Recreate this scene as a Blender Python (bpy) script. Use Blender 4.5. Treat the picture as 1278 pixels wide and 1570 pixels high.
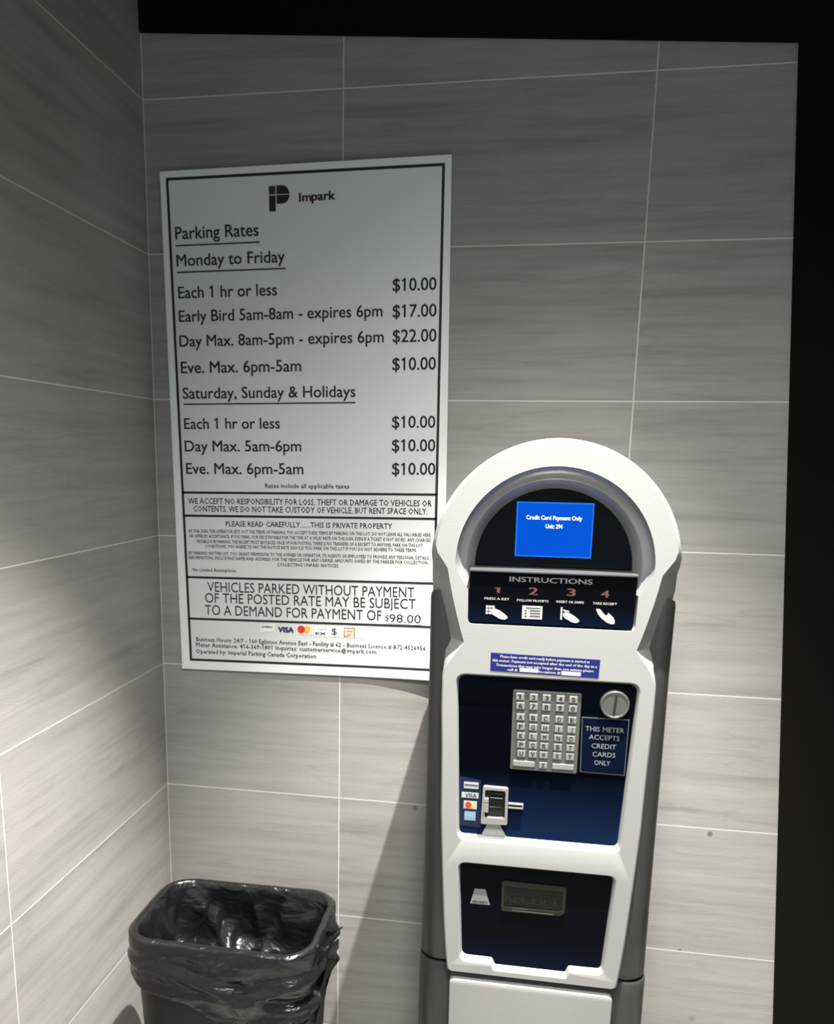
import bpy, bmesh, math, random
from mathutils import Matrix, Vector, noise
from mathutils.geometry import tessellate_polygon

# ------------------------------------------------------------------ camera, light, exposure
sc = bpy.context.scene
COL = sc.collection
for o in list(bpy.data.objects):
    bpy.data.objects.remove(o, do_unlink=True)
rnd = random.Random(7)

def Rx(t): return Matrix.Rotation(t, 3, 'X')
def Rz(t): return Matrix.Rotation(t, 3, 'Z')
cam_d = bpy.data.cameras.new('camera')
cam = bpy.data.objects.new('camera', cam_d)
COL.objects.link(cam)
R = Rz(0.1699) @ Rx(math.pi / 2 - 0.2006) @ Rz(0.0150)
cam.matrix_world = Matrix.Translation((0.82445, -1.83643, 1.53704)) @ R.to_4x4()
cam_d.sensor_fit = 'HORIZONTAL'
cam_d.sensor_width = 36.0
cam_d.lens = 1309.3 / 1278 * 36.0
cam_d.shift_x = (639 - 578.6) / 1278
cam_d.shift_y = (963.7 - 785) / 1278
cam_d.clip_start = 0.02
sc.camera = cam

sc.view_settings.view_transform = 'Standard'
sc.view_settings.look = 'None'
sc.view_settings.gamma = 1.0
sc.view_settings.use_curve_mapping = False
sc.view_settings.exposure = 0.0

world = bpy.data.worlds.new('world')
sc.world = world
world.use_nodes = True
wb = world.node_tree.nodes['Background']
wb.inputs[0].default_value = (0.68, 0.86, 0.93, 1)
wb.inputs[1].default_value = 0.75

def spot(name, loc, target, energy, half_deg, blend, radius, color):
    d = bpy.data.lights.new(name, 'SPOT')
    d.energy = energy
    d.spot_size = math.radians(2 * half_deg)
    d.spot_blend = blend
    d.shadow_soft_size = radius
    d.color = color
    o = bpy.data.objects.new(name, d)
    COL.objects.link(o)
    o.location = loc
    o.rotation_euler = (Vector(target) - Vector(loc)).to_track_quat('-Z', 'Y').to_euler()
    return o
# two recessed ceiling downlights: a wide one, and a narrow bright one over the pay station
spot('downlight_wide', (0.859, -1.525, 2.75), (1.015, -0.805, 0.0), 306, 48.7, 1.0, 0.25, (1.0, 0.97, 0.92))
spot('downlight_narrow', (1.05, -0.66, 3.30), (0.797, -0.904, 0.0), 1426, 26.2, 0.466, 0.012, (1.0, 0.965, 0.90))

# ------------------------------------------------------------------ materials
def mat(name, color, rough=0.5, metal=0.0, spec=0.5, coat=0.0, noise_amt=0.0, noise_scale=60.0, bump=0.0, emit=None, estr=0.0):
    m = bpy.data.materials.new(name)
    m.use_nodes = True
    nt = m.node_tree
    b = nt.nodes['Principled BSDF']
    b.inputs['Base Color'].default_value = (*color, 1)
    b.inputs['Roughness'].default_value = rough
    b.inputs['Metallic'].default_value = metal
    b.inputs['Specular IOR Level'].default_value = spec
    b.inputs['Coat Weight'].default_value = coat
    if emit:
        b.inputs['Emission Color'].default_value = (*emit, 1)
        b.inputs['Emission Strength'].default_value = estr
    if noise_amt or bump:
        tc = nt.nodes.new('ShaderNodeTexCoord')
        nz = nt.nodes.new('ShaderNodeTexNoise')
        nz.inputs['Scale'].default_value = noise_scale
        nz.inputs['Detail'].default_value = 4
        nt.links.new(tc.outputs['Object'], nz.inputs['Vector'])
        if noise_amt:
            mr = nt.nodes.new('ShaderNodeMapRange')
            mr.inputs[3].default_value = 1 - noise_amt
            mr.inputs[4].default_value = 1 + noise_amt
            nt.links.new(nz.outputs[0], mr.inputs[0])
            mx = nt.nodes.new('ShaderNodeMix')
            mx.data_type = 'RGBA'
            mx.blend_type = 'MULTIPLY'
            mx.inputs['Factor'].default_value = 1
            mx.inputs[6].default_value = (*color, 1)
            nt.links.new(mr.outputs[0], mx.inputs[7])
            nt.links.new(mx.outputs[2], b.inputs['Base Color'])
        if bump:
            bp = nt.nodes.new('ShaderNodeBump')
            bp.inputs['Strength'].default_value = bump
            bp.inputs['Distance'].default_value = 0.002
            nt.links.new(nz.outputs[0], bp.inputs['Height'])
            nt.links.new(bp.outputs[0], b.inputs['Normal'])
    return m

class NT:
    """small helper for node maths"""
    def __init__(s, nt): s.nt = nt
    def v(s, x, sock):
        if isinstance(x, (int, float)): sock.default_value = x
        else: s.nt.links.new(x, sock)
    def m(s, op, a, b=0.0, c=None):
        n = s.nt.nodes.new('ShaderNodeMath'); n.operation = op
        s.v(a, n.inputs[0]); s.v(b, n.inputs[1])
        if c is not None: s.v(c, n.inputs[2])
        return n.outputs[0]

def tile_mat(name, axis, off, edge_at, spots=(), pitch=0.6):
    """600 x 300 mm porcelain tile with fine horizontal veins and pale grout, laid in a straight stack"""
    m = bpy.data.materials.new(name)
    m.use_nodes = True
    nt = m.node_tree; N = NT(nt)
    b = nt.nodes['Principled BSDF']
    tc = nt.nodes.new('ShaderNodeTexCoord')
    sp = nt.nodes.new('ShaderNodeSeparateXYZ')
    nt.links.new(tc.outputs['Object'], sp.inputs[0])
    h, z = sp.outputs[axis], sp.outputs['Z']
    u = N.m('DIVIDE', N.m('SUBTRACT', h, off), pitch)
    v = N.m('DIVIDE', N.m('SUBTRACT', z, 0.15), 0.3)
    fu, fv = N.m('FRACT', u), N.m('FRACT', v)
    du = N.m('MULTIPLY', N.m('MINIMUM', fu, N.m('SUBTRACT', 1, fu)), pitch)
    dv = N.m('MULTIPLY', N.m('MINIMUM', fv, N.m('SUBTRACT', 1, fv)), 0.3)
    d = N.m('MINIMUM', du, N.m('MULTIPLY', dv, 1.0))
    d = N.m('MINIMUM', d, N.m('ABSOLUTE', N.m('SUBTRACT', h, edge_at)))
    grout = N.m('LESS_THAN', d, 0.00125)
    # one random offset per tile so that the veins stop at the joints
    cid = nt.nodes.new('ShaderNodeCombineXYZ')
    nt.links.new(N.m('FLOOR', u), cid.inputs[0]); nt.links.new(N.m('FLOOR', v), cid.inputs[1])
    wn = nt.nodes.new('ShaderNodeTexWhiteNoise'); wn.noise_dimensions = '2D'
    nt.links.new(cid.outputs[0], wn.inputs['Vector'])
    rv = wn.outputs['Value']
    vec = nt.nodes.new('ShaderNodeCombineXYZ')
    nt.links.new(N.m('ADD', N.m('MULTIPLY', h, 2.2), N.m('MULTIPLY', rv, 37.0)), vec.inputs[0])
    nt.links.new(N.m('ADD', N.m('MULTIPLY', z, 34.0), N.m('MULTIPLY', rv, 11.0)), vec.inputs[1])
    n1 = nt.nodes.new('ShaderNodeTexNoise'); n1.inputs['Scale'].default_value = 1.0
    n1.inputs['Detail'].default_value = 6; n1.inputs['Roughness'].default_value = 0.62
    n1.inputs['Distortion'].default_value = 0.25
    nt.links.new(vec.outputs[0], n1.inputs['Vector'])
    n2 = nt.nodes.new('ShaderNodeTexNoise'); n2.inputs['Scale'].default_value = 3.2
    n2.inputs['Detail'].default_value = 3
    nt.links.new(tc.outputs['Object'], n2.inputs['Vector'])
    n3 = nt.nodes.new('ShaderNodeTexNoise'); n3.inputs['Scale'].default_value = 420
    n3.inputs['Detail'].default_value = 2
    nt.links.new(tc.outputs['Object'], n3.inputs['Vector'])
    k = N.m('MULTIPLY_ADD', n1.outputs[0], 0.62, N.m('MULTIPLY_ADD', n2.outputs[0], 0.28, N.m('MULTIPLY', n3.outputs[0], 0.16)))
    k = N.m('MULTIPLY_ADD', N.m('SUBTRACT', rv, 0.5), 0.05, k)
    ramp = nt.nodes.new('ShaderNodeValToRGB')
    e = ramp.color_ramp.elements
    e[0].position = 0.30; e[0].color = (0.169, 0.164, 0.155, 1)
    e[1].position = 0.74; e[1].color = (0.331, 0.322, 0.304, 1)
    em = ramp.color_ramp.elements.new(0.50); em.color = (0.263, 0.256, 0.242, 1)
    nt.links.new(k, ramp.inputs[0])
    # darker vein strokes
    vec2 = nt.nodes.new('ShaderNodeCombineXYZ')
    nt.links.new(N.m('ADD', N.m('MULTIPLY', h, 1.6), N.m('MULTIPLY', rv, 61.0)), vec2.inputs[0])
    nt.links.new(N.m('ADD', N.m('MULTIPLY', z, 17.0), N.m('MULTIPLY', rv, 23.0)), vec2.inputs[1])
    n4 = nt.nodes.new('ShaderNodeTexNoise'); n4.inputs['Scale'].default_value = 1.0
    n4.inputs['Detail'].default_value = 5; n4.inputs['Distortion'].default_value = 0.35
    nt.links.new(vec2.outputs[0], n4.inputs['Vector'])
    band = N.m('ABSOLUTE', N.m('SUBTRACT', n4.outputs[0], 0.46))
    stroke = N.m('SUBTRACT', 1.0, N.m('MULTIPLY', N.m('SUBTRACT', 1.0, N.m('MINIMUM', N.m('DIVIDE', band, 0.018), 1.0)), 0.09))
    dark = stroke
    for (ph, pz, pr, amt) in spots:
        dd = N.m('SQRT', N.m('ADD', N.m('POWER', N.m('SUBTRACT', h, ph), 2.0), N.m('POWER', N.m('SUBTRACT', z, pz), 2.0)))
        dd = N.m('ADD', dd, N.m('MULTIPLY', N.m('SUBTRACT', n3.outputs[0], 0.5), pr * 1.6))
        s_ = N.m('LESS_THAN', dd, pr)
        dark = N.m('MULTIPLY', dark, N.m('SUBTRACT', 1.0, N.m('MULTIPLY', s_, amt)))
    mul = nt.nodes.new('ShaderNodeMix'); mul.data_type = 'RGBA'; mul.blend_type = 'MULTIPLY'
    mul.inputs['Factor'].default_value = 1
    nt.links.new(ramp.outputs[0], mul.inputs[6]); nt.links.new(dark, mul.inputs[7])
    mx = nt.nodes.new('ShaderNodeMix'); mx.data_type = 'RGBA'
    nt.links.new(grout, mx.inputs['Factor'])
    nt.links.new(mul.outputs[2], mx.inputs[6])
    mx.inputs[7].default_value = (0.54, 0.525, 0.49, 1)
    nt.links.new(mx.outputs[2], b.inputs['Base Color'])
    b.inputs['Roughness'].default_value = 0.55
    b.inputs['Specular IOR Level'].default_value = 0.35
    bp = nt.nodes.new('ShaderNodeBump'); bp.inputs['Strength'].default_value = 0.25; bp.inputs['Distance'].default_value = 0.002
    nt.links.new(N.m('SUBTRACT', n3.outputs[0], N.m('MULTIPLY', grout, 0.6)), bp.inputs['Height'])
    nt.links.new(bp.outputs[0], b.inputs['Normal'])
    return m

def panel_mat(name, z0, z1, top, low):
    """glossy overlay film whose base colour fades from near black above to navy at the bottom"""
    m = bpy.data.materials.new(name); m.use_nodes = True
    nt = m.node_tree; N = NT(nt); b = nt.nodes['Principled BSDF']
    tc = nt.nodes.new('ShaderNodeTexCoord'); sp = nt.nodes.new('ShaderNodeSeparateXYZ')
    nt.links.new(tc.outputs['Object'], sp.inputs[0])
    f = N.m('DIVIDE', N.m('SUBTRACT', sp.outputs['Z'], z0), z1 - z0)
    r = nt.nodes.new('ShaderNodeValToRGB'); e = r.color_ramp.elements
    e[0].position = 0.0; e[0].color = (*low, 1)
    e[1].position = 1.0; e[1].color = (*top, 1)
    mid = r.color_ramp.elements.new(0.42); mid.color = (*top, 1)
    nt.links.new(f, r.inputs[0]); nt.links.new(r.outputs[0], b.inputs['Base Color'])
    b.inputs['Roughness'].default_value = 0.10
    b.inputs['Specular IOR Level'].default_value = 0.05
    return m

M = dict(
    white=mat('white_plastic', (0.285, 0.287, 0.280), 0.42, noise_amt=0.05, noise_scale=500, bump=0.12),
    bezel=mat('silver_grey_plastic', (0.235, 0.24, 0.245), 0.28, metal=0.2),
    sill=mat('brushed_sill', (0.12, 0.12, 0.124), 0.28, metal=0.5),
    char=mat('charcoal_plastic', (0.032, 0.033, 0.031), 0.42, noise_amt=0.08, noise_scale=300, bump=0.1),
    gap=mat('dark_joint', (0.006, 0.006, 0.006), 0.8),
    black=mat('black_glass', (0.0012, 0.0016, 0.003), 0.08, spec=0.12),
    steel=mat('stainless_steel', (0.15, 0.148, 0.142), 0.36, metal=0.6, noise_amt=0.12, noise_scale=180),
    steel_key=mat('key_steel', (0.36, 0.355, 0.34), 0.34, metal=0.5),
    ink=mat('black_ink', (0.010, 0.010, 0.012), 0.6),
    wink=mat('white_ink', (0.42, 0.42, 0.41), 0.6),
    gink=mat('grey_ink', (0.17, 0.17, 0.18), 0.6),
    gink2=mat('pale_grey_ink', (0.23, 0.23, 0.235), 0.6),
    rink=mat('dull_red_ink', (0.085, 0.026, 0.024), 0.6),
    maroon=mat('maroon_ink', (0.055, 0.012, 0.014), 0.6),
    slot=mat('slot_black', (0.004, 0.004, 0.004), 0.6),
    smoke=mat('smoked_plastic', (0.006, 0.006, 0.005), 0.25, spec=0.2),
    smoke2=mat('smoked_plastic_light', (0.016, 0.016, 0.012), 0.3, spec=0.2),
    blue_st=mat('royal_blue_vinyl', (0.006, 0.010, 0.115), 0.4),
    screen=mat('lit_blue_screen', (0.0, 0.004, 0.012), 0.3, spec=0.05, emit=(0.0, 0.092, 0.70), estr=1.0),
    screen_e=mat('lit_screen_edge', (0.0, 0.004, 0.012), 0.3, emit=(0.0, 0.17, 0.86), estr=1.0),
    screen_t=mat('lit_white_text', (0.5, 0.5, 0.5), 0.3, emit=(0.85, 0.95, 1.0), estr=0.95),
    alu=mat('sign_face', (0.74, 0.76, 0.75), 0.42, metal=0.15, noise_amt=0.04, noise_scale=900),
    alu_edge=mat('sign_margin', (0.80, 0.82, 0.80), 0.4),
    patch=mat('white_vinyl', (0.86, 0.86, 0.84), 0.5),
    film=mat('white_film', (0.40, 0.40, 0.39), 0.45),
    sky2=mat('pale_blue_film', (0.17, 0.29, 0.40), 0.45),
    navy_ink=mat('navy_ink', (0.02, 0.03, 0.10), 0.5),
    red=mat('red_ink', (0.62, 0.03, 0.02), 0.5),
    yellow=mat('amber_ink', (0.85, 0.50, 0.06), 0.5),
    sky=mat('pale_blue_ink', (0.42, 0.66, 0.86), 0.5),
    orange=mat('orange_ink', (0.72, 0.25, 0.08), 0.5),
    peach=mat('peach_ink', (0.84, 0.74, 0.66), 0.5),
    bin=mat('black_bin_plastic', (0.006, 0.006, 0.0057), 0.38, spec=0.3, bump=0.15, noise_scale=400),
    flat_black=mat('bezel_flat_black', (0.0035, 0.0032, 0.0018), 0.9, spec=0.1, noise_amt=0.25, noise_scale=900),
    ceil=mat('ceiling_paint', (0.55, 0.56, 0.56), 0.9, noise_amt=0.03),
)
def bag_mat():
    m = bpy.data.materials.new('black_polythene'); m.use_nodes = True
    nt = m.node_tree; b = nt.nodes['Principled BSDF']
    b.inputs['Base Color'].default_value = (0.006, 0.0065, 0.007, 1)
    b.inputs['Roughness'].default_value = 0.23
    b.inputs['Specular IOR Level'].default_value = 0.5
    tc = nt.nodes.new('ShaderNodeTexCoord')
    mp = nt.nodes.new('ShaderNodeMapping'); mp.inputs['Scale'].default_value = (1, 1, 1.5)
    nz = nt.nodes.new('ShaderNodeTexNoise'); nz.inputs['Scale'].default_value = 17; nz.inputs['Detail'].default_value = 6
    nz.inputs['Distortion'].default_value = 1.2
    nt.links.new(tc.outputs['Object'], mp.inputs[0]); nt.links.new(mp.outputs[0], nz.inputs['Vector'])
    bp = nt.nodes.new('ShaderNodeBump'); bp.inputs['Strength'].default_value = 0.6; bp.inputs['Distance'].default_value = 0.011
    nt.links.new(nz.outputs[0], bp.inputs['Height']); nt.links.new(bp.outputs[0], b.inputs['Normal'])
    return m
M['bag'] = bag_mat()
M['bag'].use_backface_culling = False
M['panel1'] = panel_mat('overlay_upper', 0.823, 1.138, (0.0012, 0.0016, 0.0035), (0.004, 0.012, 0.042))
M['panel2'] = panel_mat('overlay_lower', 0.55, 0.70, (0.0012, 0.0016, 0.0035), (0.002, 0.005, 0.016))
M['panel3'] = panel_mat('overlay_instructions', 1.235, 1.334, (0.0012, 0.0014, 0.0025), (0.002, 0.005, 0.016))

# ------------------------------------------------------------------ mesh helpers
def finish(name, bm, mats, parent=None, smooth=False, off=(0, 0, 0), sharp=35):
    if any(off): bmesh.ops.translate(bm, vec=Vector(off), verts=bm.verts)
    me = bpy.data.meshes.new(name)
    bm.normal_update()
    bm.to_mesh(me); bm.free()
    for m_ in (mats if isinstance(mats, (list, tuple)) else [mats]):
        me.materials.append(m_)
    if smooth:
        me.polygons.foreach_set('use_smooth', [True] * len(me.polygons))
        me.set_sharp_from_angle(angle=math.radians(sharp))
    o = bpy.data.objects.new(name, me)
    COL.objects.link(o)
    if parent: o.parent = parent
    return o

def empty(name, loc, label, cat, group=None):
    o = bpy.data.objects.new(name, None)
    COL.objects.link(o)
    o.location = loc
    o.empty_display_size = 0.1
    o['label'] = label; o['category'] = cat
    if group: o['group'] = group
    return o

def box(bm, x0, x1, y0, y1, z0, z1, bev=0.0, mi=0):
    r = bmesh.ops.create_cube(bm, size=1.0)
    vs = r['verts']
    for v in vs:
        v.co = Vector(((x0 + x1) / 2 + v.co.x * (x1 - x0), (y0 + y1) / 2 + v.co.y * (y1 - y0), (z0 + z1) / 2 + v.co.z * (z1 - z0)))
    fs = list({f for v in vs for f in v.link_faces})
    for f in fs: f.material_index = mi
    if bev:
        es = list({e for v in vs for e in v.link_edges})
        g = bmesh.ops.bevel(bm, geom=es, offset=bev, segments=2, affect='EDGES', profile=0.6)
        for f in g['faces']: f.material_index = mi
    return vs

def round_poly(pts, rads, n=6):
    """rounded polygon: list of (u, z) corners with a radius each"""
    out = []
    L = len(pts)
    if isinstance(rads, (int, float)): rads = [rads] * L
    for i in range(L):
        p, a, b = Vector(pts[i]), Vector(pts[i - 1]), Vector(pts[(i + 1) % L])
        r = rads[i]
        if r <= 0: out.append((p.x, p.y)); continue
        d1, d2 = (a - p).normalized(), (b - p).normalized()
        ang = d1.angle(d2)
        t = r / math.tan(ang / 2)
        t = min(t, (a - p).length * .49, (b - p).length * .49)
        p1, p2 = p + d1 * t, p + d2 * t
        for k in range(n + 1):
            s = k / n
            q = p1 * (1 - s) ** 2 + p * 2 * s * (1 - s) + p2 * s * s
            out.append((q.x, q.y))
    return out

def loft(bm, loops, closed=True, mi=0):
    """loops: lists of 3-D points with the same count"""
    rows = [[bm.verts.new(p) for p in lp] for lp in loops]
    n = len(rows[0])
    for a, b in zip(rows, rows[1:]):
        for i in range(n if closed else n - 1):
            j = (i + 1) % n
            try:
                f = bm.faces.new((a[i], a[j], b[j], b[i])); f.material_index = mi
            except ValueError: pass
    return rows

def fill(bm, rows, mi=0):
    """fill a face bounded by an outer vert row and hole rows"""
    allv = [v for r in rows for v in r]
    tris = tessellate_polygon([[Vector((v.co.x, v.co.z, 0)) for v in r] for r in rows])
    for t in tris:
        try:
            f = bm.faces.new([allv[i] for i in t]); f.material_index = mi
        except ValueError: pass

def slab(bm, pts, yf, yb, bev=0.0, mi=0):
    """plate with outline pts (u, z), front at yf, back at yb"""
    if bev:
        c = Vector((sum(p[0] for p in pts) / len(pts), sum(p[1] for p in pts) / len(pts)))
        n = len(pts); ins = []
        for i, p in enumerate(pts):
            a, b = Vector(pts[i - 1]), Vector(pts[(i + 1) % n])
            t = (b - a).normalized(); nn = Vector((t.y, -t.x))
            if nn.dot(Vector(p) - c) > 0: nn = -nn
            ins.append((p[0] + nn.x * bev, p[1] + nn.y * bev))
        loops = [[(x, yf, z) for x, z in ins], [(x, yf + bev * .3, z) for x, z in [((a[0] + b[0] * 2) / 3, (a[1] + b[1] * 2) / 3) for a, b in zip(ins, pts)]],
                 [(x, yf + bev, z) for x, z in pts], [(x, yb, z) for x, z in pts]]
    else:
        loops = [[(x, yf, z) for x, z in pts], [(x, yb, z) for x, z in pts]]
    rows = loft(bm, loops, mi=mi)
    fill(bm, [rows[0]], mi); fill(bm, [rows[-1]], mi)
    bmesh.ops.recalc_face_normals(bm, faces=bm.faces[:])

# ---- text
_tc = {}
def text_mesh(s, bold=0.0, res=3):
    key = (s, bold, res)
    if key in _tc: return _tc[key]
    cu = bpy.data.curves.new('t', 'FONT')
    cu.body = s; cu.size = 1.0; cu.resolution_u = res; cu.offset = bold
    cu.fill_mode = 'FRONT'
    ob = bpy.data.objects.new('t', cu)
    COL.objects.link(ob)
    dg = bpy.context.evaluated_depsgraph_get()
    me = bpy.data.meshes.new_from_object(ob.evaluated_get(dg))
    vs = [tuple(v.co) for v in me.vertices]
    fs = [tuple(p.vertices) for p in me.polygons]
    bpy.data.objects.remove(ob, do_unlink=True)
    bpy.data.curves.remove(cu); bpy.data.meshes.remove(me)
    _tc[key] = (vs, fs)
    return _tc[key]
_hv, _ = text_mesh('H')
CAP = max(v[1] for v in _hv)
def text(bm, s, x0, x1, zb, cap, y, mi=0, bold=0.0, res=3, warp=None, slope=0.0):
    """one line of lettering fitted between x0 and x1; bold is a stroke gain in em"""
    vs, fs = text_mesh(s, 0.0, res)
    a = min(v[0] for v in vs); w = max(v[0] for v in vs) - a
    polys = [[vs[i] for i in f] for f in fs]
    # give every figure one a flag so that it does not read as a bar
    for i, ch in enumerate(s):
        if ch != '1': continue
        g, _f = text_mesh('1', 0.0, res)
        gw = max(v[0] for v in g) - min(v[0] for v in g)
        if gw > 0.3: continue
        pv, _p = text_mesh(s[:i + 1], 0.0, res)
        xr = max(v[0] for v in pv); xl = xr - gw
        polys.append([(xl + gw * .5, CAP), (xl - .125, CAP * .84), (xl - .10, CAP * .74), (xl + gw * .5, CAP * .88)])
    sx, sz = (x1 - x0) / w, cap / CAP
    shifts = [(0, 0)] if not bold else [(-bold, -bold * .6), (bold, -bold * .6), (-bold, bold * .6), (bold, bold * .6)]
    for k, (dx, dz) in enumerate(shifts):
        for p in polys:
            nv = []
            for v in p:
                x = x0 + (v[0] - a + dx) * sx; z = zb + (v[1] + dz) * sz + (x - x0) * slope
                nv.append(bm.verts.new((x, y - k * .00004 + (warp(x, z) if warp else 0), z)))
            try:
                q = bm.faces.new(nv); q.material_index = mi
                q.normal_update()
                if q.normal.y > 0: q.normal_flip()
            except ValueError: pass

def quad(bm, pts, y, mi=0, warp=None):
    f = bm.faces.new([bm.verts.new((x, y + (warp(x, z) if warp else 0), z)) for x, z in pts])
    f.material_index = mi; f.normal_update()
    if f.normal.y > 0: f.normal_flip()
def rect(bm, x0, x1, z0, z1, y, mi=0, warp=None, n=1):
    for k in range(n):
        a, b = x0 + (x1 - x0) * k / n, x0 + (x1 - x0) * (k + 1) / n
        quad(bm, [(a, z0), (b, z0), (b, z1), (a, z1)], y, mi, warp)
def disc(bm, cx, cz, rx, rz, y, mi=0, n=24, a0=0, a1=2 * math.pi, warp=None):
    quad(bm, [(cx + rx * math.cos(a0 + (a1 - a0) * k / n), cz + rz * math.sin(a0 + (a1 - a0) * k / n)) for k in range(n)], y, mi, warp)

# ------------------------------------------------------------------ the room
def struct(name, bm, m):
    o = finish(name, bm, m); o['kind'] = 'structure'; return o
bm = bmesh.new(); box(bm, -0.12, 2.6, 0.0, 0.12, 0, 3.4)
struct('wall_back', bm, tile_mat('tile_back_wall', 'X', 0.4242, 0.0,
       spots=((1.251, 0.738, 0.006, 0.55), (1.211, 0.452, 0.004, 0.5), (1.252, 0.285, 0.007, 0.22), (0.603, 0.740, 0.006, 0.4))))
bm = bmesh.new(); box(bm, -0.12, 0.0, -4.0, 0.0, 0, 3.4)
struct('wall_left', bm, tile_mat('tile_left_wall', 'Y', 0.0, 0.0, pitch=0.6456))
bm = bmesh.new(); box(bm, -0.12, 2.6, -4.0, 0.12, -0.1, 0.0)
struct('floor', bm, mat('floor_tile', (0.26, 0.25, 0.23), 0.5, noise_amt=0.12, noise_scale=14))
bm = bmesh.new(); box(bm, -0.12, 2.6, -4.0, 0.12, 3.4, 3.5)
struct('ceiling', bm, M['ceil'])
bm = bmesh.new(); box(bm, 2.6, 2.72, -4.0, 0.12, 0, 3.4)
struct('added_wall_right', bm, tile_mat('tile_added_wall', 'Y', 0.0, 0.0))  # unseen wall, added to block ambient light coming from the right
# added black panels on the wall, standing in for the monitor bezel, right and top
bm = bmesh.new()
slab(bm, [(1.4475, 0.0), (2.6, 0.0), (2.6, 2.2816), (1.2685, 2.2816)], -0.008, 0.0)
struct('bezel_panel_1', bm, M['flat_black'])
bm = bmesh.new()
slab(bm, [(0.0, 2.3738), (1.2685, 2.2816), (2.6, 2.2816), (2.6, 3.4), (0.0, 3.4)], -0.008, 0.0)
struct('bezel_panel_2', bm, M['flat_black'])

# ------------------------------------------------------------------ parking rates sign
sign = empty('parking_sign', (0.0335, -0.0015, 2.111),
             'tall light grey parking rates sign with black lettering on the tiled wall', 'sign')
sign.rotation_euler = (0, -0.0140, 0)
SW, SH = 0.611, 1.0705
def warp(s, v):
    # the lower right corner lifts off the wall a little
    a = max(0.0, (s - 0.40) / 0.21); b = max(0.0, (-v - 0.80) / 0.27)
    return -0.010 * (a * a) * (b * b)
YS = -0.0035
bm = bmesh.new()
NX, NZ = 24, 36
def gridface(y, flip):
    g = [[bm.verts.new((SW * i / NX, y + warp(SW * i / NX, -SH * j / NZ), -SH * j / NZ)) for i in range(NX + 1)] for j in range(NZ + 1)]
    for j in range(NZ):
        for i in range(NX):
            q = (g[j][i], g[j + 1][i], g[j + 1][i + 1], g[j][i + 1])
            bm.faces.new(q if not flip else q[::-1])
    return g
ga, gb = gridface(YS, False), gridface(0.0, True)
rim = lambda g: [g[0][i] for i in range(NX)] + [g[j][NX] for j in range(NZ)] + [g[NZ][NX - i] for i in range(NX)] + [g[NZ - j][0] for j in range(NZ)]
ra, rb = rim(ga), rim(gb)
for i in range(len(ra)):
    j = (i + 1) % len(ra)
    bm.faces.new((ra[i], ra[j], rb[j], rb[i]))
finish('sign_plate', bm, M['alu'], sign)

YP = YS - 0.0006
def lines(bm, x0, x1, z0, z1, y=YP, mi=0, n=12): rect(bm, x0, x1, z0, z1, y, mi, warp, n)
# pale margin outside the printed border
bm = bmesh.new()
def lerp(a, b, t): return a + (b - a) * t
FR = dict(TL=(0.0133, -0.0132), TR=(0.5978, -0.0150), BL=(0.0203, -1.0501), BR=(0.5905, -1.0490))
def band(bm, a, b, c, d, n, y):
    """strip between the lines a-b and c-d"""
    for k in range(n):
        t0, t1 = k / n, (k + 1) / n
        quad(bm, [(lerp(a[0], b[0], t0), lerp(a[1], b[1], t0)), (lerp(a[0], b[0], t1), lerp(a[1], b[1], t1)),
                  (lerp(c[0], d[0], t1), lerp(c[1], d[1], t1)), (lerp(c[0], d[0], t0), lerp(c[1], d[1], t0))], y, 0, warp)
OUT = dict(TL=(0.001, -0.001), TR=(SW - .001, -0.001), BL=(0.001, -SH + .001), BR=(SW - .001, -SH + .001))
for a, b in (('TL', 'TR'), ('TR', 'BR'), ('BR', 'BL'), ('BL', 'TL')):
    band(bm, OUT[a], OUT[b], FR[a], FR[b], 24, YS - 0.0003)
finish('sign_margin', bm, M['alu_edge'], sign)['label'] = 'paler outer margin'
bm = bmesh.new()
w_ = 0.0055
INN = dict(TL=(FR['TL'][0] + w_, FR['TL'][1] - w_), TR=(FR['TR'][0] - w_, FR['TR'][1] - w_), BL=(FR['BL'][0] + w_, FR['BL'][1] + w_), BR=(FR['BR'][0] - w_, FR['BR'][1] + w_))
for a, b in (('TL', 'TR'), ('TR', 'BR'), ('BR', 'BL'), ('BL', 'TL')):
    band(bm, FR[a], FR[b], INN[a], INN[b], 24, YP)
for zc, xr in ((-0.6632, 0.591), (-0.7146, 0.591), (-0.8540, 0.589), (-0.9502, 0.588)):
    lines(bm, 0.0195, xr, zc - 0.0024, zc + 0.0024)
for x0, x1, zc in ((0.0286, 0.2134, -0.1466), (0.0283, 0.2692, -0.1999), (0.0316, 0.4153, -0.4721)):
    lines(bm, x0, x1, zc - 0.0014, zc + 0.0014)
finish('printed_rules', bm, M['ink'], sign)

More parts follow.
